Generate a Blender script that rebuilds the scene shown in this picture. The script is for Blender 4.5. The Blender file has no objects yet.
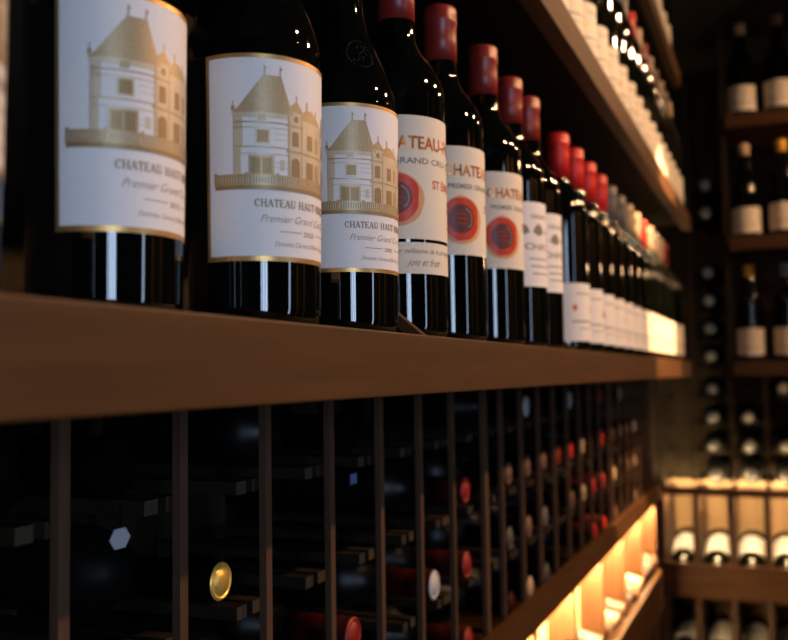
import bpy, bmesh, math, random
from mathutils import Vector, Matrix
random.seed(7)
PI = math.pi
C = bpy.context.scene.collection
EYE = 1.35                                   # camera height above the floor

# ------------------------------------------------------------------ materials
def principled(name, col, rough=.5, metal=0., ior=1.45, spec=.5, coat=0.):
    m = bpy.data.materials.new(name); m.use_nodes = True
    b = m.node_tree.nodes['Principled BSDF']
    b.inputs['Base Color'].default_value = (*col, 1)
    b.inputs['Roughness'].default_value = rough
    b.inputs['Metallic'].default_value = metal
    b.inputs['IOR'].default_value = ior
    b.inputs['Specular IOR Level'].default_value = spec
    b.inputs['Coat Weight'].default_value = coat
    return m

def noisy(name, c1, c2, scale=(30, 30, 30), rough=.5, metal=0., bump=0., detail=6, spec=.5, coat=0.):
    m = principled(name, c1, rough, metal, spec=spec, coat=coat)
    nt = m.node_tree; N = nt.nodes; L = nt.links; b = N['Principled BSDF']
    tc = N.new('ShaderNodeTexCoord'); mp = N.new('ShaderNodeMapping'); no = N.new('ShaderNodeTexNoise')
    mp.inputs['Scale'].default_value = scale; no.inputs['Detail'].default_value = detail
    no.inputs['Scale'].default_value = 1.0
    rp = N.new('ShaderNodeValToRGB')
    rp.color_ramp.elements[0].position = .3; rp.color_ramp.elements[0].color = (*c1, 1)
    rp.color_ramp.elements[1].position = .7; rp.color_ramp.elements[1].color = (*c2, 1)
    L.new(tc.outputs['Object'], mp.inputs['Vector']); L.new(mp.outputs['Vector'], no.inputs['Vector'])
    L.new(no.outputs['Fac'], rp.inputs['Fac']); L.new(rp.outputs['Color'], b.inputs['Base Color'])
    if bump:
        bp = N.new('ShaderNodeBump'); bp.inputs['Strength'].default_value = bump; bp.inputs['Distance'].default_value = .001
        L.new(no.outputs['Fac'], bp.inputs['Height']); L.new(bp.outputs['Normal'], b.inputs['Normal'])
    return m

WOOD_Y = noisy('stained_wood_along', (.050, .0205, .0056), (.079, .033, .0088), (90, 5, 90), .55, bump=.15, spec=.3)
WOOD_X = noisy('stained_wood_across', (.050, .0205, .0056), (.079, .033, .0088), (5, 90, 90), .55, bump=.15, spec=.3)
WOOD_Z = noisy('stained_wood_upright', (.058, .031, .017), (.082, .044, .025), (90, 90, 5), .55, bump=.15, spec=.3)
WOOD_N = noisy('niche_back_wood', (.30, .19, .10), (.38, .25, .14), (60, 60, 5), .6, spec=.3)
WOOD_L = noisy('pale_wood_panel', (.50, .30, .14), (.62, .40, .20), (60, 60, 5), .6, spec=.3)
STILEM = noisy('shade_brown_stile_wood', (.085, .034, .011), (.12, .05, .017), (90, 90, 5), .55, spec=.3)
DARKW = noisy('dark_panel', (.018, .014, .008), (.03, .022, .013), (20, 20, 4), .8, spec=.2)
PLASTER = noisy('dark_plaster', (.025, .024, .015), (.035, .033, .02), (8, 8, 8), .9, spec=.1)
FLOORM = noisy('dark_floor', (.03, .02, .013), (.05, .032, .02), (3, 40, 10), .6, spec=.2)
GLASS = principled('dark_bottle_glass', (.0012, .0018, .0012), .035, ior=1.56)
GLASSB = principled('olive_bottle_glass', (.010, .012, .006), .06, ior=1.5)
DUSTY = principled('dusty_bottle_glass', (.003, .003, .0025), .38, spec=.25)
PAPER = noisy('white_label_paper', (.76, .755, .745), (.81, .80, .79), (700, 700, 700), .6, spec=.3)
CREAM = noisy('cream_label_paper', (.72, .655, .53), (.77, .70, .57), (500, 500, 500), .6, spec=.3)
GOLD = noisy('gold_foil_border', (.50, .30, .10), (.60, .38, .14), (900, 900, 900), .38, metal=.75)
INK1 = noisy('pale_gold_print', (.55, .47, .33), (.65, .57, .42), (1500, 1500, 900), .45, metal=.25)
INK2 = noisy('gold_print', (.40, .30, .16), (.54, .42, .25), (1500, 1500, 900), .42, metal=.35)
INK3 = noisy('dark_gold_print', (.27, .19, .09), (.36, .26, .13), (1500, 1500, 900), .45, metal=.35)
INKT = principled('bronze_lettering', (.24, .155, .07), .5, .2)
FOILT = principled('copper_foil_lettering', (.62, .21, .055), .28, .82)
GREYT = principled('grey_lettering', (.20, .19, .17), .6)
ORNGT = principled('orange_lettering', (.55, .10, .02), .5)
SEALR = noisy('red_wax_seal', (.50, .028, .006), (.62, .05, .010), (300, 300, 300), .4)
SEALH = principled('seal_halo', (.70, .34, .16), .6)
SEALD = noisy('dark_seal_centre', (.10, .016, .010), (.16, .03, .02), (400, 400, 400), .4)
SEALG = principled('seal_grey_edge', (.25, .17, .13), .5)
REDW = noisy('wine_red_capsule', (.20, .014, .010), (.26, .022, .014), (60, 60, 60), .36, spec=.6)
REDR = noisy('red_capsule_end', (.20, .012, .009), (.27, .018, .012), (60, 60, 60), .45)
REDB = noisy('bright_red_capsule', (.50, .012, .010), (.60, .02, .014), (60, 60, 60), .42)
BLACKC = noisy('black_capsule', (.0015, .0015, .0015), (.003, .003, .003), (60, 60, 60), .9, spec=0)
DRED = noisy('shaded_side_and_maroon_capsule', (.030, .003, .002), (.045, .004, .003), (60, 60, 60), .5, spec=.2)  # darkened red standing in for shade on capsule sides; also maroon ends
CLEATM = noisy('shade_dark_wood', (.012, .008, .005), (.018, .012, .007), (60, 60, 60), .85, spec=.1)  # wood darkened in place of shade on cleat sides and shelf undersides
ENDLIT = noisy('cleat_end_lit_tone', (.035, .026, .017), (.05, .037, .024), (400, 400, 400), .8, spec=.2)
GREYC = noisy('grey_capsule', (.10, .09, .08), (.16, .14, .12), (60, 60, 60), .45)
TANC = noisy('tan_capsule', (.42, .30, .18), (.52, .38, .24), (60, 60, 60), .5)
PINKC = noisy('dusky_capsule', (.15, .07, .05), (.20, .10, .07), (60, 60, 60), .5)
YELC = noisy('gold_capsule', (.65, .36, .04), (.75, .45, .06), (60, 60, 60), .4, metal=.3)
SILC = noisy('silver_capsule_end', (.42, .43, .42), (.50, .51, .50), (60, 60, 60), .5)
BLUEC = noisy('blue_capsule', (.08, .14, .28), (.1, .18, .34), (60, 60, 60), .5)
GOLDM = noisy('bright_gold_medallion', (.85, .55, .10), (.95, .66, .16), (500, 500, 500), .35, metal=.6)
TAGM = principled('white_tag_card', (.36, .38, .42), .7)
LAMPM = principled('lamp_housing', (.03, .03, .03), .5)

def emission(name, col, s):
    m = bpy.data.materials.new(name); m.use_nodes = True
    nt = m.node_tree; nt.nodes.clear()
    o = nt.nodes.new('ShaderNodeOutputMaterial'); e = nt.nodes.new('ShaderNodeEmission')
    e.inputs['Color'].default_value = (*col, 1); e.inputs['Strength'].default_value = s
    nt.links.new(e.outputs[0], o.inputs[0]); return m
LED = emission('warm_led', (1, .66, .32), 540)
LAMPG = emission('lamp_glow', (1, .6, .3), 12)

# ------------------------------------------------------------------ helpers
def link(name, me, parent=None, mats=None):
    o = bpy.data.objects.new(name, me); C.objects.link(o)
    if parent: o.parent = parent
    return o
def finish(bm, name, mats, smooth=False):
    me = bpy.data.meshes.new(name); bm.normal_update(); bm.to_mesh(me); bm.free()
    for m in (mats if isinstance(mats, (list, tuple)) else [mats]): me.materials.append(m)
    if smooth:
        for p in me.polygons: p.use_smooth = True
    return me
def tag(o, label=None, cat=None, group=None, kind=None):
    if label: o['label'] = label
    if cat: o['category'] = cat
    if group: o['group'] = group
    if kind: o['kind'] = kind
    return o
def empty(name, loc, rot=(0, 0, 0)):
    o = bpy.data.objects.new(name, None); C.objects.link(o)
    o.location = loc; o.rotation_euler = rot; o.empty_display_size = .02
    return o
def box_bm(boxes, bevel=0.0):
    bm = bmesh.new()
    for (x0, x1, y0, y1, z0, z1) in boxes:
        r = bmesh.ops.create_cube(bm, size=1.0)
        bmesh.ops.transform(bm, matrix=Matrix.Translation(((x0+x1)/2, (y0+y1)/2, (z0+z1)/2)) @ Matrix.Diagonal((abs(x1-x0), abs(y1-y0), abs(z1-z0), 1)), verts=r['verts'])
    if bevel: bmesh.ops.bevel(bm, geom=bm.edges[:], offset=bevel, segments=2, affect='EDGES', profile=.5)
    return bm
def boxes(name, bl, mat, parent=None, bevel=0.0):
    return link(name, finish(box_bm(bl, bevel), name, mat), parent)
def lathe(profile, seg=48, mat=GLASS, name='lathe', cap=True):
    bm = bmesh.new(); rings = []
    for (r, z) in profile:
        if r < 1e-6: rings.append([bm.verts.new((0, 0, z))]); continue
        rings.append([bm.verts.new((r*math.cos(2*PI*k/seg), r*math.sin(2*PI*k/seg), z)) for k in range(seg)])
    for a, b in zip(rings, rings[1:]):
        for k in range(seg):
            k2 = (k+1) % seg
            if len(a) == 1 and len(b) == 1: continue
            if len(a) == 1: bm.faces.new((a[0], b[k2], b[k]))
            elif len(b) == 1: bm.faces.new((a[k], a[k2], b[0]))
            else: bm.faces.new((a[k], a[k2], b[k2], b[k]))
    bmesh.ops.recalc_face_normals(bm, faces=bm.faces[:])
    return finish(bm, name, mat, True)
def smoothp(pts, n=4):
    """Catmull-Rom through profile points"""
    out = []
    P = [pts[0]] + pts + [pts[-1]]
    for i in range(1, len(P)-2):
        for k in range(n):
            t = k/n
            q = []
            for j in range(2):
                p0, p1, p2, p3 = P[i-1][j], P[i][j], P[i+1][j], P[i+2][j]
                q.append(.5*((2*p1)+(-p0+p2)*t+(2*p0-5*p1+4*p2-p3)*t*t+(-p0+3*p1-3*p2+p3)*t**3))
            out.append(tuple(q))
    out.append(pts[-1]); return out

# ------------------------------------------------------------------ bottle bodies (metres)
mm = .001
BASE = [(0, 9), (12, 7), (26, 2), (31, 0), (34, .5)]
BORD = BASE + [(37, 4), (37.5, 9), (37.5, 180)] + smoothp([(37.5, 184), (36.6, 194), (33, 205), (26, 216), (19.5, 225), (15.8, 234), (14.6, 244), (14.2, 256)], 3) + [(14, 285), (15, 288), (15, 294), (14, 297), (0, 297)]
SLOP = BASE + [(36, 4), (36.4, 9), (38.0, 140), (38.2, 150)] + smoothp([(38.2, 150), (37.0, 160), (34.2, 169), (30, 180), (24, 194), (18.5, 208), (15.6, 222), (14.6, 238), (14.3, 254)], 3) + [(14, 285), (15, 288), (15, 294), (14, 297), (0, 297)]
BURG = BASE + [(40, 4), (40.5, 9), (40.5, 130)] + smoothp([(40.5, 132), (39, 150), (34, 170), (26, 192), (19, 212), (15.6, 230), (14.6, 250)], 3) + [(14, 285), (15, 288), (15, 294), (14, 297), (0, 297)]
def prof_r(prof, z):
    pts = [(r, zz) for r, zz in prof[5:]]
    for a, b in zip(pts, pts[1:]):
        if a[1] <= z <= b[1] and b[1] > a[1]: return a[0]+(b[0]-a[0])*(z-a[1])/(b[1]-a[1])
    return pts[0][0]
_cache = {}
def body_mesh(kind, seg, mat=GLASS):
    k = ('body', kind, seg, mat.name)
    if k not in _cache:
        _cache[k] = lathe([(r*mm, z*mm) for r, z in {'bord': BORD, 'slop': SLOP, 'burg': BURG}[kind]], seg, mat, 'bottle_glass')
    return _cache[k]
def capsule_mesh(mat, top, seg, z0=250, endmat=None):
    k = ('cap', mat.name, top, seg, z0, endmat and endmat.name)
    if k not in _cache:
        p = [(14.9, z0), (15.1, z0), (14.9, 270), (14.8, top-16), (15.8, top-14.5), (15.8, top-12), (15.3, top-11), (15.6, top-4), (15.2, top-1.2), (14, top)]
        if endmat: p += [(12.6, top), (12.4, top-.6), (10.6, top-.6), (10.4, top), (0, top+.1)]
        else: p += [(6, top+.3), (0, top+.3)]
        me = lathe([(r*mm, z*mm) for r, z in p], seg, mat, 'capsule')
        if endmat:
            me.materials.append(endmat)
            for f in me.polygons:
                if f.center.z > (top-1.0)*mm: f.material_index = 1
        _cache[k] = me
    return _cache[k]

# ---------- flat art (u,v millimetres; v measured downwards) wrapped round a bottle
class Art:
    def __init__(s): s.bm = bmesh.new(); s.mats = []
    def mi(s, m):
        if m not in s.mats: s.mats.append(m)
        return s.mats.index(m)
    def poly(s, pts, m, lay=1):
        vs = [s.bm.verts.new((p[0], -p[1], lay)) for p in pts]
        f = s.bm.faces.new(vs); f.material_index = s.mi(m); return s
    def rect(s, u0, u1, v0, v1, m, lay=1): return s.poly([(u0, v0), (u1, v0), (u1, v1), (u0, v1)], m, lay)
    def seg(s, a, b, w, m, lay=1):
        dx, dy = b[0]-a[0], b[1]-a[1]; l = math.hypot(dx, dy) or 1; nx, ny = -dy/l*w/2, dx/l*w/2
        return s.poly([(a[0]+nx, a[1]+ny), (b[0]+nx, b[1]+ny), (b[0]-nx, b[1]-ny), (a[0]-nx, a[1]-ny)], m, lay)
    def disc(s, u, v, ru, rv, m, lay=1, wob=0, n=36, seed=0):
        rd = random.Random(seed); ph = [rd.uniform(0, 6.28) for _ in range(4)]
        pts = []
        for k in range(n):
            a = 2*PI*k/n
            q = 1+wob*(math.sin(3*a+ph[0])*.5+math.sin(5*a+ph[1])*.35+math.sin(8*a+ph[2])*.3)
            pts.append((u+ru*q*math.cos(a), v+rv*q*math.sin(a)))
        return s.poly(pts, m, lay)
    def ring(s, u, v, r0, r1, m, lay=1, a0=0, a1=2*PI, n=32):
        for k in range(n):
            a, b = a0+(a1-a0)*k/n, a0+(a1-a0)*(k+1)/n
            s.poly([(u+r0*math.cos(a), v+r0*math.sin(a)), (u+r1*math.cos(a), v+r1*math.sin(a)), (u+r1*math.cos(b), v+r1*math.sin(b)), (u+r0*math.cos(b), v+r0*math.sin(b))], m, lay)
        return s
    def text(s, txt, u, v, size, m, lay=2, shear=0., width=None, off=0., align='LEFT', spacing=1.):
        cu = bpy.data.curves.new('t', 'FONT'); cu.body = txt; cu.size = size; cu.shear = shear; cu.offset = off
        cu.align_x = align; cu.space_character = spacing; cu.resolution_u = 3
        ob = bpy.data.objects.new('t', cu); C.objects.link(ob)
        dg = bpy.context.evaluated_depsgraph_get()
        me = bpy.data.meshes.new_from_object(ob.evaluated_get(dg))
        xs = [q.co.x for q in me.vertices] or [0, 1]
        k = 1.0
        if width: k = width/(max(xs)-min(xs))
        vm = [s.bm.verts.new((u+q.co.x*k, -(v)+q.co.y, lay)) for q in me.vertices]
        for p in me.polygons:
            try: f = s.bm.faces.new([vm[i] for i in p.vertices]); f.material_index = s.mi(m)
            except ValueError: pass
        bpy.data.objects.remove(ob); bpy.data.curves.remove(cu); bpy.data.meshes.remove(me)
        return s
    def serif(s, txt, u, v, h, m, lay=2, pitch=1.0):
        """roman capitals with serifs; v = baseline"""
        T, t = .20*h, .095*h
        x = u
        for ch in txt:
            w = {'C': .72, 'H': .82, 'A': .80, 'T': .70, 'E': .66, 'U': .78, '-': .35, 'B': .70, 'R': .76, 'I': .34, 'O': .80, 'N': .80, ' ': .40}.get(ch, .7)*h
            def S(x0, y0, x1, y1, wd): s.seg((x+x0*w, v-y0*h), (x+x1*w, v-y1*h), wd, m, lay)
            def F(xc, y, l=.28): s.seg((x+xc*w-l*h/2, v-y*h), (x+xc*w+l*h/2, v-y*h), t, m, lay)
            def A(cx, cy, rx, ry, a0, a1, n=14):
                for k in range(n):
                    a, b = math.radians(a0+(a1-a0)*k/n), math.radians(a0+(a1-a0)*(k+1)/n)
                    wd = t+(T-t)*abs(math.cos((a+b)/2))
                    S(cx+rx*math.cos(a), cy+ry*math.sin(a), cx+rx*math.cos(b), cy+ry*math.sin(b), wd)
            if ch == 'C': A(.5, .5, .4, .46, 45, 315); S(.8, .66, .8, .98, t*1.4)
            elif ch == 'O': A(.5, .5, .42, .46, 0, 360, 22)
            elif ch == 'H':
                S(.18, 0, .18, 1, T); S(.82, 0, .82, 1, T); S(.18, .5, .82, .5, t)
                for a in (.18, .82): F(a, .03); F(a, .97)
            elif ch == 'A': S(.1, 0, .5, 1, t); S(.5, 1, .88, 0, T); S(.25, .34, .75, .34, t); F(.1, .03); F(.88, .03)
            elif ch == 'T': S(.5, 0, .5, 1, T); S(.04, .96, .96, .96, t*1.2); S(.05, .75, .05, 1, t); S(.95, .75, .95, 1, t); F(.5, .03)
            elif ch == 'E':
                S(.2, 0, .2, 1, T); S(.05, .96, .9, .96, t); S(.05, .04, .92, .04, t); S(.2, .5, .7, .5, t)
                S(.9, .78, .9, 1, t); S(.93, 0, .93, .24, t); S(.7, .4, .7, .6, t)
            elif ch == 'U': S(.2, .3, .2, 1, T); S(.82, .3, .82, 1, t); A(.51, .32, .31, .28, 180, 360); F(.2, .97); F(.82, .97)
            elif ch == '-': S(.1, .42, .9, .42, t*1.4)
            elif ch == 'B': S(.2, 0, .2, 1, T); A(.45, .75, .35, .22, -90, 90); A(.45, .27, .42, .25, -90, 90); S(.05, .97, .5, .97, t); S(.05, .03, .5, .03, t); S(.2, .52, .5, .52, t)
            elif ch == 'R': S(.2, 0, .2, 1, T); A(.42, .74, .36, .23, -90, 90); S(.45, .5, .9, 0, T); S(.05, .97, .45, .97, t); S(.2, .5, .45, .5, t); F(.2, .03); F(.92, .03)
            elif ch == 'I': S(.5, 0, .5, 1, T); F(.5, .03, .34); F(.5, .97, .34)
            elif ch == 'N': S(.15, 0, .15, 1, t); S(.15, 1, .85, 0, T); S(.85, 0, .85, 1, t); F(.15, .03); F(.15, .97); F(.85, .97)
            x += w*pitch+.10*h
        return x
    def wrap(s, prof, ztop, lift=.12, name='label', step=2.2):
        bm = s.bm
        us = [v.co.x for v in bm.verts]; lo, hi = min(us), max(us)
        k = math.floor(lo/step)*step
        while k < hi:
            bmesh.ops.bisect_plane(bm, geom=bm.verts[:]+bm.edges[:]+bm.faces[:], plane_co=(k+1e-4, 0, 0), plane_no=(1, 0, 0), dist=1e-5); k += step
        for v in bm.verts:
            z = ztop+v.co.y; r = prof_r(prof, z)+lift*v.co.z; a = v.co.x/37.5
            v.co = Vector((r*math.cos(a)*mm, r*math.sin(a)*mm, z*mm))
        bm.normal_update()
        for f in bm.faces:
            c = f.calc_center_median()
            if f.normal.x*c.x+f.normal.y*c.y < 0: f.normal_flip()
        return finish(bm, name, s.mats)

# a label sheet with real thickness: outer surface plus rims
def sheet(prof, w, v0, v1, mat, lay=1):
    a = Art(); bmsh = a.bm
    a.rect(-w/2, w/2, v0, v1, mat, lay)
    return a

def place_label_part(mesh, name, parent, label=None):
    o = link(name, mesh, parent)
    if label: o['label'] = label
    return o

# -- château drawing label, gold frame
def chateau_label(ztop, year):
    pr = SLOP
    W, Hh = 121, 110
    a = sheet(pr, W, 0, Hh, PAPER, 1)
    paper = a.wrap(pr, ztop, name='label')
    b = Art()
    for r in ((-W/2, W/2, 0, 2.3), (-W/2, W/2, Hh-2.6, Hh), (-W/2, -W/2+2.0, 2.3, Hh-2.6), (W/2-2.0, W/2, 2.3, Hh-2.6)): b.rect(*r, GOLD, 1.6)
    border = b.wrap(pr, ztop, name='gold_border')
    d = Art()
    def castle(o, k):       # o = offset, k = mirror sign
        def P(pts, m, l): d.poly([(o+k*u, v) for u, v in (pts if k > 0 else pts[::-1])], m, l)
        def Rr(u0, u1, v0, v1, m, l): d.rect(*sorted((o+k*u0, o+k*u1)), v0, v1, m, l)
        return P, Rr
    P, Rr = castle(0, 1)
    i0 = len(d.bm.verts)
    # main tower
    P([(-48, 30.5), (-44, 28), (-30.5, 11), (-21, 11), (-16.5, 24), (-13.5, 30.5)], INK2, 2)
    for x in (-30, -21.5): d.seg((x, 11.5), (x, 6), .5, INK3, 3); d.disc(x+.6, 7.4, .8, .5, INK2, 3, n=8)
    d.seg((-46.6, 29), (-46.6, 24.5), .5, INK3, 2); d.rect(-47.6, -45.6, 27, 29.5, INK2, 2)
    Rr(-47, -16.5, 30.5, 33.2, INK1, 2); Rr(-46.5, -16.5, 35.2, 36.0, INK2, 2)
    Rr(-46.5, -45.6, 33, 62.5, INK1, 2)
    for v, m in ((38.0, INK1), (48.0, INK2), (51.5, INK1)): d.rect(-46.5, -16.5, v, v+.7, m, 2)
    Rr(-46.5, -41.5, 33.2, 48, INK1, 2); Rr(-46.5, -42.5, 48.6, 62.5, INK1, 2)
    Rr(-33.5, -29.3, 31.2, 34.5, INK2, 3)
    Rr(-35, -27, 38.6, 46.8, INK1, 2.5); Rr(-34, -28, 39.6, 46, INK3, 3)
    Rr(-38.5, -25.0, 52.6, 62.5, INK2, 2.5); Rr(-37.3, -32.4, 53.8, 62.2, INK3, 3); Rr(-31.4, -26.3, 53.8, 62.2, INK3, 3)
    Rr(-21.5, -19.0, 54.5, 60, INK1, 2.5)
    for v in (56, 58.5, 41, 44): d.rect(-25, -17, v, v+.35, INK1, 2.2)
    # central bay
    Rr(-17, -6.3, 28.3, 62.5, INK1, 2); P([(-19, 28.6), (-11.6, 22.5), (-5, 28.6)], INK2, 2.5)
    d.seg((-11.6, 23), (-11.6, 19.5), .8, INK2, 3); Rr(-18, -5.6, 35.5, 36.6, INK2, 2.5); Rr(-18, -5.6, 48.8, 50.2, INK2, 2.5)
    d.disc(-11.7, 32.2, 1.7, 1.7, INK3, 3, n=16)
    Rr(-14.4, -9, 39, 46.6, INK3, 3); Rr(-15, -8.2, 55, 62.5, INK3, 3); d.disc(-11.6, 55, 3.4, 2.4, INK3, 3, n=18)
    Rr(-17, -15.9, 28.6, 62.5, INK2, 2.6); Rr(-7.2, -6.3, 28.6, 62.5, INK2, 2.6)
    # right wing
    P([(-6.6, 32), (-6.0, 28), (-3.2, 25.6), (1.5, 25.6), (8, 29), (13, 32)], INK2, 2)
    d.rect(-3.4, -1.8, 21.5, 26, INK2, 2); d.rect(5.4, 6.6, 24.5, 28.5, INK2, 2); Rr(-6.3, 13, 32, 34.2, INK1, 2); Rr(-6.3, 13, 34.2, 62.5, INK1, 1.7)
    Rr(-2.2, 2.2, 39, 47, INK3, 3); Rr(5.5, 9, 39, 47, INK2, 3); Rr(-3, 3, 53.5, 62.5, INK3, 3); Rr(5.5, 10, 53.5, 62.5, INK2, 3)
    Rr(-6.3, 13, 49, 50.2, INK2, 2.6)
    # far range, lower
    P([(13, 36), (16, 25), (30, 25), (34, 36)], INK2, 2); Rr(14, 33, 36, 62.5, INK1, 2)
    for x in (16, 22, 28): Rr(x, x+3, 41, 48, INK3, 3); Rr(x, x+3, 54, 62.5, INK3, 3)
    P([(33, 31), (40, 17), (46, 17), (52, 31)], INK2, 2); Rr(34, 51, 31, 62.5, INK1, 2)
    for x in (37, 44): Rr(x, x+3.6, 40, 47, INK3, 3); Rr(x, x+3.6, 54, 62.5, INK3, 3)
    # terrace balustrade
    d.rect(-57, 58, 62.5, 63.7, INK2, 3.4); d.rect(-57, 58, 66.6, 68.2, INK2, 3.4); d.rect(-57, 58, 68.2, 70.4, INK3, 3.2)
    d.rect(-57, 58, 63.7, 66.6, INK1, 3.0)
    x = -56.5
    while x < 57: d.rect(x, x+.75, 63.6, 66.7, INK3, 3.5); x += 1.55
    for x in (-57.5, -40.5, -24, -4, 16, 36, 56): d.rect(x, x+1.8, 61.6, 68.4, INK2, 3.7)
    for vv in d.bm.verts: vv.co.y *= 1.03; vv.co.x = vv.co.x+(2.0 if vv.co.x < -10 else .8)
    art = d.wrap(pr, ztop, lift=.12, name='castle_print')
    t = Art()
    t.serif('CHATEAU HAUT-BRION', -33.5, 79.2, 4.0, INKT, 2, pitch=.98)
    t.text('Premier Grand Cru Classé', -31, 87.0, 5.6, INKT, 2, shear=.45, width=60, off=-.05)
    t.seg((-20, 91.6), (-6, 91.6), .35, INKT, 2); t.seg((7, 91.6), (21, 91.6), .35, INKT, 2)
    t.text(year, 0, 93.2, 3.6, INKT, 2, align='CENTER', spacing=1.25, off=.05)
    t.text('Domaine Clarence Dillon Propriétaire', -23, 99.2, 3.6, INKT, 2, shear=.45, width=47, off=-.03)
    for vv in t.bm.verts: vv.co.y *= 1.028
    let = t.wrap(pr, ztop, name='lettering', step=1.6)
    return paper, border, art, let

def seal_label(line):
    pr = BORD; zt = 167
    a = Art(); a.rect(-56, 64, 0, 93.5, CREAM, 1); paper = a.wrap(pr, zt, name='label')
    t = Art()
    t.text('CHATEAU-FIGEAC', -27, 25.2, 13.4, FOILT, 2, width=100, off=.38)
    t.text(line, -23, 36.6, 6.2, GREYT, 2, width=86, off=.1)
    if line[0] == '1': t.text('ER', -20.6, 34.2, 3.0, GREYT, 2)
    t.text('ST ÉMILION', 19, 54.5, 9.0, ORNGT, 2, width=40, off=.22)
    for k, w in enumerate((13, 16)): t.text(('appellation', 'contrôlée')[k], 40, 70+k*13, 4, GREYT, 2, shear=.4, width=w)
    let = t.wrap(pr, zt, name='lettering', step=1.6)
    return paper, let, pr, zt
def seal_mesh(pr, zt, u=-10, v=62.5):
    s = Art()
    s.disc(u+1.2, v+1.2, 20.5, 20.8, SEALH, 1.6, .04, seed=3)
    s.disc(u, v, 18.0, 18.6, SEALR, 3.0, .055, seed=5)
    s.disc(u, v, 12.2, 12.4, SEALD, 4.2, .02, seed=8)
    s.ring(u, v, 8.8, 10.2, SEALG, 5.2, a0=-1.2, a1=.9)
    for k in range(3): s.seg((u-4, v-4+k*4), (u+4, v-4+k*4), .7, SEALR, 5.0)
    return s.wrap(pr, zt, name='wax_seal', lift=.2)
def strip_meshes():
    a = Art(); a.rect(-56, 64, 0, 23.5, CREAM, 1); p = a.wrap(BORD, 71, name='neck_strip')
    t = Art()
    t.text('Premier millésime de la propriété', -24, 8.2, 5.2, GREYT, 2, shear=.4, width=70)
    t.text('joie et fruit', -3, 17.5, 7.6, GREYT, 2, shear=.55, width=30)
    return p, t.wrap(BORD, 71, name='lettering', step=1.6)
def crest_label():
    a = Art(); a.rect(-50, 50, 0, 92, PAPER, 1); p = a.wrap(BORD, 158, name='label')
    t = Art()
    t.text('GRAND VIN', -24, 18, 7, GREYT, 2, width=48, off=.1)
    for x in (-34, -12, 12, 34):
        t.poly([(x-6, 27), (x, 23), (x+6, 27), (x+9, 33), (x, 37), (x-9, 33)], GREYT, 2)
    t.text('CHATEAU', -32, 52, 10, GREYT, 2, width=64, off=.2)
    for k in range(3): t.seg((-26+k*2, 62+k*8), (26-k*2, 62+k*8), 1.4, GREYT, 2)
    return p, t.wrap(BORD, 158, name='lettering', step=3)
def plain_label(mark=ORNGT, z=128, h=84, paper=PAPER, prof=BORD, w=110):
    a = Art(); a.rect(-w/2, w/2, 0, h, paper, 1); p = a.wrap(prof, z, name='label', step=4)
    t = Art()
    for x in (-30, 5, 35): t.disc(x, h*.42, 3.6, 4.4, mark, 2, n=14)
    t.seg((-34, h*.66), (34, h*.66), 2.2, GREYT, 2); t.seg((-24, h*.78), (24, h*.78), 1.2, GREYT, 2); t.seg((-28, h*.18), (28, h*.18), 1.6, GREYT, 2)
    return p, t.wrap(prof, z, name='lettering', step=4)

# ------------------------------------------------------------------ bottles
def bottle(loc, kind, cap, top=300, seg=28, glass=GLASS, parts=(), face=0., label='', group='', rot=None, capz=250, endmat=None, caplabel=None):
    """parts: (name, mesh, [sub-parts (name, mesh)]); face = azimuth of the label's middle"""
    o = empty('wine_bottle', loc, rot if rot is not None else (0, 0, face))
    tag(o, label, 'bottle', group)
    link('bottle_glass', body_mesh(kind, seg, glass), o)
    if cap:
        c = link('capsule', capsule_mesh(cap, top, seg, capz, endmat), o)
        if caplabel: c['label'] = caplabel
    for nm, me, subs in parts:
        p = link(nm, me, o)
        for sn, sm in subs: link(sn, sm, p)
    return o

# camera model (pixels), used to lay the row out from measured distances
F_PX, YAW, PITCH, ROLL = 932., math.radians(22.47), math.radians(3.43), math.radians(.87)
ca, sa = math.cos(YAW), math.sin(YAW)

SH1, SH2, SH3 = EYE+.028, EYE+.430, EYE+.835
SB2, SB3 = EYE+.388, EYE+.748
FRONT = -.226
def view_az(x, y):  # azimuth from a bottle to the camera
    return math.atan2(-y, -x)

# ---- row on the main display shelf
g_castle = 'castle label bottles at the near end of the shelf'
g_seal = 'red seal label bottles on the shelf'
emboss = None
def relief_mesh():
    bm = bmesh.new(); rd = random.Random(2)
    def dot(a, z, s):
        r = prof_r(SLOP, z)
        bmesh.ops.create_icosphere(bm, subdivisions=1, radius=s*mm, matrix=Matrix.Translation((r*math.cos(a)*mm, r*math.sin(a)*mm, z*mm)))
    for k in range(26):
        q = 2*PI*k/26
        dot(.34*math.cos(q)-.45, 186+10*math.sin(q), .9)
    for k in range(16): dot(-.45+rd.uniform(-.2, .2), 186+rd.uniform(-6, 6), 1.1)
    return finish(bm, 'glass_relief', GLASS, True)
RELIEF = relief_mesh()
near = [  # x, y, label top mm, view-relative angle of label centre, year
    (-.268, .213, 150, math.radians(52), '2016', 'wine bottle cut by the left edge of the photo, only its label edge showing'),
    (-.298, .359, 148, math.radians(57), '2015', 'leftmost whole wine bottle with gold-framed castle label, large and cropped at the top'),
    (-.270, .4505, 143, math.radians(51), '2020', 'second castle label wine bottle, dated 2020, in sharp focus with its left label edge showing'),
    (-.272, .570, 149, math.radians(52.6), '2002', 'third castle label wine bottle, directly left of the first red seal bottle')]
for (x, y, zt, off, yr, lab) in near:
    pa, bo, ar, le = chateau_label(zt, yr)
    face = view_az(x, y)+off
    b = bottle((x, y, SH1), 'slop', BLACKC, seg=64, face=face, label=lab, group=g_castle,
               parts=[('label', pa, [('gold_border', bo), ('castle_print', ar), ('lettering', le)]), ('glass_relief', RELIEF, [])])
sl_p, sl_t, spr, szt = seal_label('1  GRAND CRU CLASSE')
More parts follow.
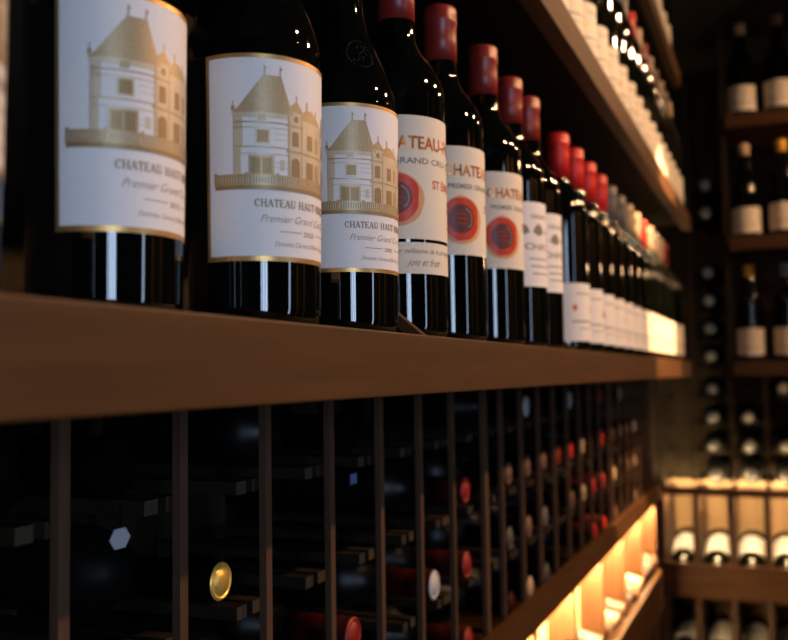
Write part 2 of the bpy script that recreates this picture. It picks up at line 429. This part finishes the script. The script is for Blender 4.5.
_, sl_t2, _, _ = seal_label('PREMIER GRAND CRU CLASSE')
sl_s = seal_mesh(spr, szt, u=-11)
st_p, st_t = strip_meshes()
def row_y(cpx, P=.272): return ((1008.7*P/(781-cpx))-P*sa)/ca
seal = [(402, 8.8, True, 'red seal wine bottle with an extra lower label strip, right of the castle labels'),
        (446.5, 31.5, False, 'middle red seal wine bottle, no lower strip, wine-red capsule fully visible'),
        (489.5, 30.5, False, 'third red seal wine bottle, beside the plain white labels')]
for cpx, a, strip, lab in seal:
    y = row_y(cpx); x = -.272
    pt = [('label', sl_p, [('lettering', sl_t if strip else sl_t2), ('wax_seal', sl_s)])]
    if strip: pt.append(('label_strip', st_p, [('lettering', st_t)]))
    # label frame: seal middle is at u=-11mm -> shift so that it sits where it shows
    sealdeg = {402: -3., 446.5: 25., 489.5: 26.}[cpx]
    face = view_az(x, y)+math.radians(sealdeg)+11/37.5
    b = bottle((x, y, SH1), 'bord', REDW, seg=56, face=face, parts=pt, label=lab, group=g_seal)
    if cpx > 480: b.scale = (1, 1, 1.022)
cr_p, cr_t = crest_label()
for cpx, lab in ((515.5, 'white label wine bottle with grey crests, right after the third red seal bottle'), (533.5, 'white label wine bottle with grey crests, left of the tall bright red capsule')):
    bottle((-.272, row_y(cpx), SH1), 'bord', REDW, top=303, seg=40, face=-.1, parts=[('label', cr_p, [('lettering', cr_t)])], label=lab, group='crest label bottles mid shelf')
pl_p, pl_t = plain_label(z=91, h=77)
pw_p, pw_t = plain_label(INK2, 92, 78, CREAM)
y9 = row_y(564)
ords = ['first', 'second', 'third', 'fourth', 'fifth', 'sixth', 'seventh', 'eighth', 'ninth', 'tenth', 'eleventh', 'twelfth', 'thirteenth', 'fourteenth', 'fifteenth', 'sixteenth', 'seventeenth', 'eighteenth']
caps = [REDB, REDB, REDB, REDB, GREYC, GREYC, TANC, TANC, REDB, TANC, GREYC, TANC, REDW, BLACKC]
cname = {REDB: 'bright red', GREYC: 'grey', TANC: 'tan', REDW: 'dark red', BLACKC: 'black', PINKC: 'dusky pink', YELC: 'gold', BLUEC: 'blue', SILC: 'silver'}
for i, cm in enumerate(caps):
    y = y9+i*.1005
    if y > 2.63: break
    sp = i >= 7
    bottle((-.272, y, SH1), 'bord', cm, top=300 if i else 299, capz=238, seg=28, face=-.05+random.uniform(-.1, .1),
           parts=[('label', pw_p if sp else pl_p, [('lettering', pw_t if sp else pl_t)])],
           label='%s capsule white label bottle, %s after the crest labels on main shelf' % (cname[cm], ords[i]), group='far bottles on the main shelf')

# ---- upper shelves
def standing_mesh(kind):
    return None
up_p, up_t = plain_label(INK2, 92, 78, CREAM)
ub_p, ub_t = plain_label(INK2, 118, 84, CREAM, BURG, 120)
caps2 = [REDW, TANC, GREYC, TANC, BLACKC, TANC, PINKC, TANC, GREYC, REDB, TANC, REDW, TANC, PINKC, TANC, GREYC, TANC, TANC]
k = 0; y = 1.02
while y < 2.63:
    cm = caps2[k % len(caps2)]
    bottle((-.263, y, SH2), 'bord', cm, seg=24, face=random.uniform(-.1, .1), parts=[('label', up_p, [('lettering', up_t)])], capz=244,
           label='%s capsule bottle with pale label, %s from near end of upper left shelf' % (cname[cm], ords[k]), group='bottles on the upper left shelf')
    y += .0985; k += 1
k = 0; y = 1.86
while y < 2.63:
    cm = caps2[(k+5) % len(caps2)]
    bottle((-.278, y, SH3), 'bord', cm, seg=20, face=random.uniform(-.1, .1), parts=[('label', up_p, [('lettering', up_t)])], capz=244,
           label='%s capsule wine bottle, %s from near end of the topmost left shelf' % (cname[cm], ords[k]), group='bottles on the topmost left shelf')
    y += .10; k += 1

# ------------------------------------------------------------------ left shelves (board + front lip)
def shelf(front, top, y0, y1, lab, back=-.60):
    s = empty('display_shelf', (front, (y0+y1)/2, top-.041)); tag(s, lab, 'shelf')
    f, m = front, (y0+y1)/2
    boxes('front_lip', [(-.022, 0, y0-m, y1-m, 0, .041)], WOOD_Y, s, .0012)
    boxes('board', [(back-f, -.022, y0-m, y1-m, .019, .041)], CLEATM, s)  # board darkened to stand in for the shade under the shelf
    return s
shelf(FRONT, SH1, -.45, 2.68, 'long brown wooden display shelf crossing the photo under the castle label bottles')
shelf(-.217, SH2, -.45, 2.68, 'upper brown wooden shelf running diagonally above the main row of bottles')
shelf(-.230, SH3, -.45, 2.68, 'topmost brown wooden shelf at the upper right, steeply foreshortened')
# sloping props on the shelf between the bottles
for y, lab in ((.6135, 'small sloping wooden slat between the last castle label bottle and the first red seal bottle'), (1.136, 'small sloping wooden slat just before the bright red capsules')):
    o = empty('wooden_slat', (-.300, y, SH1)); tag(o, lab, 'slat')
    bm = bmesh.new()
    prof = [(.058, 0), (.070, 0), (-.022, .075), (-.034, .075)]
    a = [bm.verts.new((p[0], -.004, p[1])) for p in prof]; b2 = [bm.verts.new((p[0], .004, p[1])) for p in prof]
    bm.faces.new(a); bm.faces.new(b2[::-1])
    for i in range(4): bm.faces.new((a[i], b2[i], b2[(i+1) % 4], a[(i+1) % 4]))
    bmesh.ops.recalc_face_normals(bm, faces=bm.faces[:])
    link('slat', finish(bm, 'slat', WOOD_X), o)
    boxes('foot', [(-.036, -.026, -.004, .004, 0, .075)], WOOD_X, o)

# ------------------------------------------------------------------ racks
BK = 2.965
ROWS = [-.054, -.139, -.224, -.309]       # bottle axis heights below the eye
def L2W(side, u, d, z):
    return (-.333-d, u, z) if side == 'L' else (u, BK+d, z)
def rbox(side, u0, u1, d0, d1, z0, z1):
    a = L2W(side, u0, d0, z0); b = L2W(side, u1, d1, z1)
    return (min(a[0], b[0]), max(a[0], b[0]), min(a[1], b[1]), max(a[1], b[1]), min(z0, z1), max(z0, z1))
def local(bx, c): return (bx[0]-c[0], bx[1]-c[0], bx[2]-c[1], bx[3]-c[1], bx[4]-c[2], bx[5]-c[2])
DEPTH = .24
def rack(side, us, ztop, zbot, rows, lab, wide=()):
    c = L2W(side, us[0], .12, EYE+zbot)
    r = empty('bottle_rack', c); tag(r, lab, 'rack')
    for i, u in enumerate(us):
        w = .015 if i in wide else .008
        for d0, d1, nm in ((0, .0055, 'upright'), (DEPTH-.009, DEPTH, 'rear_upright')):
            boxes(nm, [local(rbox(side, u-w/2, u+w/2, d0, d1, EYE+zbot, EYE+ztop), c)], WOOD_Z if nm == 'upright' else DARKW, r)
    for i, (u0, u1) in enumerate(zip(us, us[1:])):
        for z in rows:
            cw = (u1-u0-.067)/2
            for a0, a1 in ((u0+.004, u0+cw), (u1-cw, u1-.004)):
                cl = boxes('cleat', [local(rbox(side, a0, a1, .016, DEPTH-.009, EYE+max(z-.0265, -.332), EYE+z-.0175), c)], CLEATM, r)
                cl.data.materials.append(ENDLIT)  # cleat fronts paler than their sides, light put into the colour
                for pf in cl.data.polygons:
                    if (pf.normal.x > .9 if side == 'L' else pf.normal.y < -.9): pf.material_index = 1
    return r
noses = 0
def lying(side, u, z, cap, lab, group, end=None, d=.006, endlabel=None, body='bord'):
    """bottle lying with its neck end flush with the rack front"""
    p = L2W(side, u, d+.300, EYE+z)
    rot = (0, PI/2, 0) if side == 'L' else (PI/2, 0, 0)
    if side == 'L': z0 = z; p = L2W(side, u, d+.300, EYE+z+.007)
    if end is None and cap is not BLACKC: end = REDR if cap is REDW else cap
    cap = DRED if (cap in (REDW, REDB)) else (BLACKC if side == 'L' else cap)  # capsule sides recoloured dark to stand in for shade; ends keep their colour
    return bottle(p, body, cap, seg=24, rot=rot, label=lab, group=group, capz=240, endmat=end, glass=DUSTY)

U1 = [.171, .271, .371, .472, .572, .672, .772, .871, .970, 1.090]
rack('L', U1, -.013, -.332, ROWS, 'near section of the dark bottle rack under the main shelf, up to its widest upright', wide=(9,))
U2 = [1.163+.1*i for i in range(9)]
rack('L', U2, -.013, -.332, ROWS, 'middle section of the dark bottle rack under the main shelf, holding many capsule ends')
U3 = [2.0+.1*i for i in range(7)]
rack('L', U3, -.013, -.332, ROWS, 'far section of the dark bottle rack under the main shelf, next to the corner')
def cen(U, i): return (U[i]+U[i+1])/2
rownm = ['top', 'second', 'third', 'bottom']
fix1 = [(3, 1, BLACKC, GOLDM, 'black wine bottle lying in the rack with a shining gold capsule end'),
        (5, 2, REDW, None, 'dark red capsule bottle cut by the bottom edge of the photo, in the near rack'),
        (7, 2, REDW, SILC, 'red capsule bottle with a pale silvery end in the third row of the near rack'),
        (2, 0, BLACKC, None, 'black bottle in the near rack with a white hexagonal tag hanging below its neck'),
        (5, 0, BLACKC, None, 'black bottle in the near rack with a small blue tag hanging below its neck')]
for i, rr, cm, em, lab in fix1:
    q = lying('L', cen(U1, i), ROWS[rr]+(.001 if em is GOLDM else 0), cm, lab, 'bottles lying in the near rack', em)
    if em is GOLDM: q.scale = (.82, .82, 1)
for rr, nm in ((1, 'second'), (2, 'third'), (3, 'bottom')):
    lying('L', 1.029, ROWS[rr], REDW, 'dark red capsule bottle, %s row, beside the widest rack upright' % nm, 'bottles lying in the near rack')
for (i, rr, nm) in ((4, 2, 'nearer'), (6, 3, 'farther')):
    lying('L', cen(U1, i), ROWS[rr], BLACKC, 'unlit black capsule bottle in the near rack, %s of its dark ones' % nm, 'bottles lying in the near rack')
# tags on strings
for i, col, nm, lab in ((2, TAGM, 'hex', 'white hexagonal paper tag hanging from a black bottle in the rack'), (5, BLUEC, 'sq', 'small blue tag hanging in the rack behind an upright')):
    u = cen(U1, i)-.005
    t = empty('neck_tag', (-.336, u, EYE+ROWS[0]-.048)); tag(t, lab, 'tag')
    bm = bmesh.new()
    n = 6 if nm == 'hex' else 4
    vs = [bm.verts.new((0, .0085*math.cos(2*PI*k/n+(0 if n == 6 else PI/4)), .0062*math.sin(2*PI*k/n+(0 if n == 6 else PI/4))+.016)) for k in range(n)]
    f = bm.faces.new(vs); e = bmesh.ops.extrude_face_region(bm, geom=[f]); bmesh.ops.translate(bm, vec=(.0008, 0, 0), verts=[v for v in e['geom'] if isinstance(v, bmesh.types.BMVert)])
    bmesh.ops.recalc_face_normals(bm, faces=bm.faces[:])
    link('card', finish(bm, 'card', col), t)
    boxes('string', [(.0001, .0007, -.0003, .0003, .022, .0368)], BLACKC, t)

redset = {(2, 3, 1): 1, (2, 4, 0): 0}
def cell_of(u):    # u = 1000/(781-x) for a capsule end seen at x
    return (1.0087*.335*u-.128)/.924
special = {}
for px, rr, cm in ((572.5, 1, REDB), (606, 1, REDB), (592, 2, REDB), (600, 2, REDW), (602.5, 3, REDB), (595, 3, REDB), (605, 0, REDW), (536, 0, SILC), (567.5, 0, SILC), (622, 0, SILC),
                   (526, 3, TANC), (632, 2, TANC), (611, 2, TANC), (580, 2, TANC), (580, 1, TANC), (632, 1, SILC), (632, 3, TANC), (525, 2, PINKC), (547, 1, PINKC), (547, 2, GREYC), (556, 1, REDW)):
    y = cell_of(1000/(781-px))
    U = U2 if y < 1.97 else U3
    i = min(max(int((y-U[0])/.1), 0), len(U)-2)
    special[(2 if U is U2 else 3, i, rr)] = cm
DPINK = noisy('dull_brown_capsule_end', (.10, .05, .035), (.14, .075, .05), (60, 60, 60), .6)
DGREY = noisy('dull_grey_capsule_end', (.05, .05, .045), (.08, .075, .065), (60, 60, 60), .6)
cname.update({DPINK: 'dull brown', DGREY: 'dull grey'})
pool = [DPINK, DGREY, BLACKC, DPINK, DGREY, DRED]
cname[DRED] = 'maroon'
for sec, U in ((2, U2), (3, U3)):
    for i in range(len(U)-1):
        for rr in range(4):
            cm = special.get((sec, i, rr))
            if cm is None:
                if rr == 0 or random.random() < .35: continue
                cm = random.choice(pool)
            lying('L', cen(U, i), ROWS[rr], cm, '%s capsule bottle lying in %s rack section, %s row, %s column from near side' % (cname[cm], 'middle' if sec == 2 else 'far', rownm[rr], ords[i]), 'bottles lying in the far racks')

# ------------------------------------------------------------------ display niches
def niche(side, u0, u1, zt0, zt1, zb, divs, lab, lit=True, ledlab='', backd=.345, up=.022):
    """zt0/zt1: rail top/bottom, zb: top of the lower rail"""
    c = L2W(side, (u0+u1)/2, .1, EYE+zb-.08)
    n = empty('display_niche', c); tag(n, lab, 'niche')
    wm = WOOD_Y if side == 'L' else WOOD_X
    def B(nm, bl, m, bev=0): return boxes(nm, [local(rbox(side, *b), c) for b in bl], m, n, bev)
    B('top_rail', [(u0, u1, -.014, -.001, EYE+zt1+(.016 if side == 'L' and lit else 0), EYE+zt0+(.022 if side == 'L' and lit else 0))], wm)
    B('bottom_rail', [(u0, u1, -.014, -.003 if side == 'L' else .006, EYE+zb-.075, EYE+zb)], wm)
    if side == 'L': B('light_stop_board', [(u0, u1, .0005, backd, EYE+zt1+.012, EYE+zt1+.019)], wm)  # board added to keep strip light from leaking up into the rack
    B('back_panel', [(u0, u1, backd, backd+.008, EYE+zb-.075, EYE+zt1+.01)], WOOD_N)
    B('sloping_support', [(u0, u1, .135, .150, EYE+zb-.075, EYE+zb+up-.089), (u0, u1, backd-.06, backd-.045, EYE+zb-.075, EYE+zb+up-.050)], wm)
    for d in divs:
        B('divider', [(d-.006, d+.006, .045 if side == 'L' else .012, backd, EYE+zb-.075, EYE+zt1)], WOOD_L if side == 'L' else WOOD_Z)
        B('stile', [(d-.009, d+.009, -.001, .045 if side == 'L' else .012, EYE+zb, EYE+zt1)], STILEM if side == 'L' else WOOD_Z)  # left stiles browner and deeper than pale dividers, standing in for front shade
    if lit:
        lo = -.008 if side == 'L' else 0
        l = empty('led_strip', L2W(side, (u0+u1)/2, .02, EYE+zt1+.012)); tag(l, ledlab, 'light')
        cc = L2W(side, (u0+u1)/2, .02, EYE+zt1+.012)
        boxes('housing', [local(rbox(side, u0+.01, u1-.01, .0005, .006, EYE+zt1+.006+lo, EYE+zt1+.0195+lo), cc)], LAMPM, l)
        boxes('diffuser', [local(rbox(side, u0+.01, u1-.01, .006, .018 if side == 'L' else .011, EYE+zt1+.007+lo, EYE+zt1+.019+lo), cc)], LED, l)
    return n
def tilted(side, u, zb, lab, group, cap=PINKC, lab_parts=None, sc=1.0, up=.022):
    t = math.radians(15)
    p = L2W(side, u, .288 if side == 'L' else .312, EYE+zb+up)
    if side == 'L': rot = Matrix.Rotation(PI/2+t, 4, 'Y')
    else: rot = Matrix.Rotation(PI/2+t, 4, 'X')
    # turn the label so its middle faces up
    spin = Matrix.Rotation(PI if side == 'L' else PI/2, 4, 'Z')
    e = (rot @ spin).to_euler()
    q = bottle(p, 'bord', cap, seg=28, rot=e, label=lab, group=group, capz=246, parts=lab_parts); q.scale = (sc, sc, 1)
    return q
dl_p, dl_t = plain_label(INK2, 170, 120, PAPER, BORD, 150)
dp = [('label', dl_p, [('lettering', dl_t)])]
# left wall niche
LU0, LU1 = .15, 2.66
ldiv = [u for u in [2.66-.009-.2688*i for i in range(10)]]
niche('L', LU0, LU1, -.329, -.362, -.535, ldiv, 'glowing display niche along the left rack, lit from inside', True, 'warm light strip behind the left niche rail', up=.100)
niche('L', LU0, LU1, -.611, -.640, -.82, ldiv, 'unlit lower niche under the glowing left niche', False)
k = 0
for i in range(6):
    for j in range(3):
        u = ldiv[i]-.2688*(j+.5)/3
        tilted('L', u, -.535, 'tilted bottle, neck outward, in the glowing left niche, %s from the corner' % ords[k], 'tilted bottles in the glowing left niche', [PINKC, GREYC, PINKC, TANC][k % 4], dp, 1, .100); k += 1
# ------------------------------------------------------------------ back wall unit
BU = [-.345+.1*i for i in range(7)]
rack('B', BU, -.013, -.335, ROWS, 'bottle rack on the back wall between the lowest shelf there and the glowing niche')
rack('B', BU[1:3], .90, .0, [.57+.0, .485, .30, .215, .130, .045], 'narrow upright bottle rack on the back wall beside the three shelves')
colname = ['darkest far left', 'second', 'third', 'fourth', 'fifth', 'sixth']
bk = {1: [0, 1, 2, 3], 2: [1, 2, 3], 3: [0, 2, 3], 4: [1, 2, 3], 5: [2, 3]}
for ci, rows in bk.items():
    for rr in rows:
        lying('B', cen(BU, ci), ROWS[rr], SILC, 'pale capsule end in the %s row, %s column of the back wall rack' % (rownm[rr], colname[ci]), 'pale capsule ends in the back wall rack')
for q, z in enumerate((.57, .485, .30, .215, .130, .045)):
    lying('B', cen(BU, 1), z, SILC, 'pale capsule end in the narrow back rack, %s from its top' % ords[q], 'pale capsule ends in the narrow back rack')
niche('B', -.375, .40, -.350, -.372, -.575, [-.353+.1*i for i in range(8)], 'glowing display niche at the bottom of the back wall', True, 'warm light strip behind the back niche rail')
niche('B', -.375, .40, -.650, -.675, -.85, [-.353+.1*i for i in range(8)], 'dim lower niche on the back wall at the bottom edge of the photo', False)
for k in range(6):
    tilted('B', -.303+.1*k, -.575, 'tilted bottle with a glowing cream label on the back wall, %s from the left' % ords[k], 'tilted bottles in the glowing back niche', BLACKC, dp, 1.12)
    tilted('B', -.303+.1*k, -.85, 'tilted bottle in the dim lower niche of the back wall, %s from the left' % ords[k], 'tilted bottles in the dim back niche', BLACKC, dp, 1.12)
# back shelves with standing bottles
def bshelf(top, lab):
    s = empty('display_shelf', (.12, 2.855, top-.041)); tag(s, lab, 'shelf')
    boxes('front_lip', [(-.245, .60, 0, .022, 0, .041)], WOOD_X, s, .0012)
    boxes('board', [(-.245, .60, .022, .35, .019, .041)], WOOD_X, s)
bshelf(SH1, 'lowest of the three shelves on the back wall, just above its rack')
bshelf(SB2, 'middle of the three shelves on the back wall')
bshelf(SB3, 'highest of the three shelves on the back wall')
bsc = {SH1: [(BLACKC, YELC), (BLUEC, None), (TANC, None), (GREYC, None)], SB2: [(TANC, None), (YELC, None), (REDW, None), (TANC, None)], SB3: [(TANC, None), (PINKC, None), (GREYC, None), (TANC, None)]}
snm = {SH1: 'lowest', SB2: 'middle', SB3: 'highest'}
wp_p, wp_t = plain_label(INK2, 92, 80, CREAM, BURG, 200)
wb_p, wb_t = plain_label(INK2, 100, 84, CREAM, BORD, 190)
for z, cl in bsc.items():
    for i, (cm, _) in enumerate(cl):
        if z == SH1 and i == 0: cm = YELC
        bg = z == SB3 or (z == SB2 and i % 2 == 0)
        ob = bottle((-.078+.1015*i, 2.908, z), 'burg' if bg else 'bord', cm, seg=24, face=-PI/2, capz=262, top=300,
               parts=[('label', wp_p if bg else wb_p, [('lettering', wp_t if bg else wb_t)])],
               label='%s capsule bottle standing %s from the left on the %s back shelf' % (cname[cm], ords[i], snm[z]), group='bottles standing on the back wall shelves')
        ob.scale = (1, 1, .93 if not (z == SB3 and i == 1) else .98)
bp = boxes('back_shelf_partition', [(-.138, -.132, 2.88, 3.20, EYE+.035, EYE+1.04)], DARKW); tag(bp, 'thin dark partition between the narrow rack and the back wall shelves', 'partition')

# ------------------------------------------------------------------ room shell
def st(name, bl, m): o = boxes(name, bl, m); o['kind'] = 'structure'; return o
CEIL = EYE+1.06
st('floor', [(-.75, 1.75, -3.1, 3.5, -.05, 0)], FLOORM)
st('ceiling', [(-.75, 1.75, -3.1, 3.5, CEIL, CEIL+.05)], PLASTER)
st('wall_left', [(-.70, -.665, -3.1, 3.5, 0, CEIL)], DARKW)
st('wall_back', [(-.665, 1.6, 3.41, 3.46, 0, CEIL)], DARKW)
# right wall with two window openings
wins = [(-1.85, -1.05, .75, 2.05), (.42, .56, .75, 2.0)]
segs = []
y = -3.05
for (a, b, z0, z1) in wins:
    segs.append((1.6, 1.66, y, a, 0, CEIL)); segs += [(1.6, 1.66, a, b, 0, z0), (1.6, 1.66, a, b, z1, CEIL)]; y = b
segs.append((1.6, 1.66, y, 3.46, 0, CEIL))
st('wall_right', segs, PLASTER)
st('wall_front', [(-.665, 1.6, -3.1, -3.05, 0, CEIL)], PLASTER)
for k, (a, b, z0, z1) in enumerate(wins):
    w = empty('window_%d' % (k+1), (1.63, (a+b)/2, z0)); w['kind'] = 'structure'
    h = z1-z0; q = (b-a)/2
    fr = .018
    boxes('window_frame', [(-.02, .02, -q, -q+fr, 0, h), (-.02, .02, q-fr, q, 0, h), (-.02, .02, -q+fr, q-fr, 0, fr), (-.02, .02, -q+fr, q-fr, h-fr, h)] + ([(-.015, .015, -.19, -.13, fr, h-fr), (-.015, .015, .12, .16, fr, h-fr)] if q > .1 else []), DARKW, w)
st('added_reflector_1', [(1.57, 1.60, .98, 1.06, 0, CEIL)], WOOD_L)  # unseen pale strips added to reflect tan streaks in the bottle glass
st('added_reflector_2', [(1.57, 1.60, 1.62, 1.70, 0, CEIL)], WOOD_L)
# rack end panel by the corner and plinths
ep = boxes('rack_end_panel', [(-.62, -.335, 2.662, 2.678, 0, EYE-.013)], WOOD_Z); tag(ep, 'dark end panel closing the left rack at the corner', 'panel')
pl = boxes('rack_plinth', [(-.62, -.335, -.40, 2.66, 0, EYE-.93)], DARKW); tag(pl, 'dark base cabinet below the left rack', 'base')
pb = boxes('rack_plinth', [(-.36, .72, 2.97, 3.31, 0, EYE-.925)], DARKW); tag(pb, 'dark base cabinet below the back wall niches', 'base')

# ------------------------------------------------------------------ lights
def lamp_fixture(loc, lab, energy, target=None, cone=70, blend=.4, size=.02, color=(1, .56, .28), typ='SPOT'):
    f = empty('ceiling_downlight', (loc[0], loc[1], CEIL)); tag(f, lab, 'ceiling lamp', 'ceiling downlights')
    link('housing', lathe([(.028, -.0), (.032, -.002), (.032, -.05), (.028, -.05), (.027, -.012), (0, -.012)], 24, LAMPM, 'housing'), f)
    L = bpy.data.lights.new('downlight', typ); L.energy = energy; L.color = color; L.shadow_soft_size = size
    if typ == 'SPOT': L.spot_size = math.radians(cone); L.spot_blend = blend
    o = bpy.data.objects.new('downlight', L); C.objects.link(o); o.location = (loc[0], loc[1], CEIL-.056)
    if target: o.rotation_euler = (Vector(target)-o.location).to_track_quat('-Z', 'Y').to_euler()
    return o
WARM = (1, .58, .30)
lamp_fixture((.80, 1.0, 0), 'ceiling downlight above the near bottles', 48, (-.25, .6, EYE), 110, .6)
lamp_fixture((.80, 1.75, 0), 'ceiling downlight above the middle of the aisle', 47, (-.25, 1.3, EYE), 110, .6)
lamp_fixture((.80, 2.5, 0), 'ceiling downlight above the far end of the aisle', 46, (-.25, 2.3, EYE), 110, .6)
lamp_fixture((.42, 2.05, 0), 'aimed ceiling spotlight shining on the corner end of the shelves', 330, (-.25, 2.13, EYE+.16), 26, .12)
def highlight_lamp(x, z, lab, e):  # unseen lamps added to put warm sparkle on the far bottles
    q = empty('added_highlight_lamp', (x, 3.41, EYE+z)); tag(q, lab, 'added lamp', 'added warm highlight lamps at the back')
    boxes('bracket', [(-.02, .02, -.05, 0, -.03, -.01)], LAMPM, q)
    link('bulb', lathe([(0, -.02), (.012, -.018), (.02, -.004), (.021, .008), (.014, .022), (0, .028)], 20, LAMPG, 'bulb'), q).location = (0, -.07, .02)
    L = bpy.data.lights.new('highlight_light', 'POINT'); L.energy = e; L.color = WARM; L.shadow_soft_size = .022
    o = bpy.data.objects.new('highlight_light', L); C.objects.link(o); o.location = (x, 3.41-.13, EYE+z+.02)
highlight_lamp(.75, .35, 'added warm highlight lamp low on the back wall, right of the shelves', 3.2)
highlight_lamp(1.05, .80, 'added warm highlight lamp high on the back wall, right of the shelves', 5)
lamp_fixture((1.30, 1.02, 0), 'added downlight on the right wall reflector strips, nearer one', 60, (1.58, 1.02, EYE-.1), 60, .5)  # unseen lamps added to light the right wall reflector strips
lamp_fixture((1.30, 1.66, 0), 'added downlight on the right wall reflector strips, farther one', 60, (1.58, 1.66, EYE-.1), 60, .5)
for k, (a, b, z0, z1) in enumerate(wins):
    A = bpy.data.lights.new('window_daylight', 'AREA'); A.shape = 'RECTANGLE'; A.size = (z1-z0); A.size_y = (b-a)
    A.energy = (60, 5.0)[k]; A.color = (.55, .72, 1)
    o = bpy.data.objects.new('window_daylight', A); C.objects.link(o); o.location = (1.70, (a+b)/2, (z0+z1)/2); o.rotation_euler = (0, PI/2, 0)

w = bpy.data.worlds.new('World'); bpy.context.scene.world = w; w.use_nodes = True
w.node_tree.nodes['Background'].inputs[0].default_value = (.45, .6, 1, 1); w.node_tree.nodes['Background'].inputs[1].default_value = .25

# ------------------------------------------------------------------ camera
cam = bpy.data.cameras.new('Camera'); co = bpy.data.objects.new('Camera', cam); C.objects.link(co)
cam.sensor_fit = 'HORIZONTAL'; cam.sensor_width = 36; cam.lens = F_PX*36/788
cam.clip_start = .01; cam.clip_end = 50
M = Matrix.Rotation(YAW, 4, 'Z') @ Matrix.Rotation(PI/2+PITCH, 4, 'X') @ Matrix.Rotation(-ROLL, 4, 'Z')
co.matrix_world = Matrix.Translation((0, 0, EYE)) @ M
cam.dof.use_dof = True; cam.dof.focus_distance = .60; cam.dof.aperture_fstop = cam.lens/6.0; cam.dof.aperture_blades = 0
S = bpy.context.scene; S.camera = co
S.view_settings.view_transform = 'Standard'; S.view_settings.look = 'None'; S.view_settings.gamma = 1; S.view_settings.exposure = 0.0
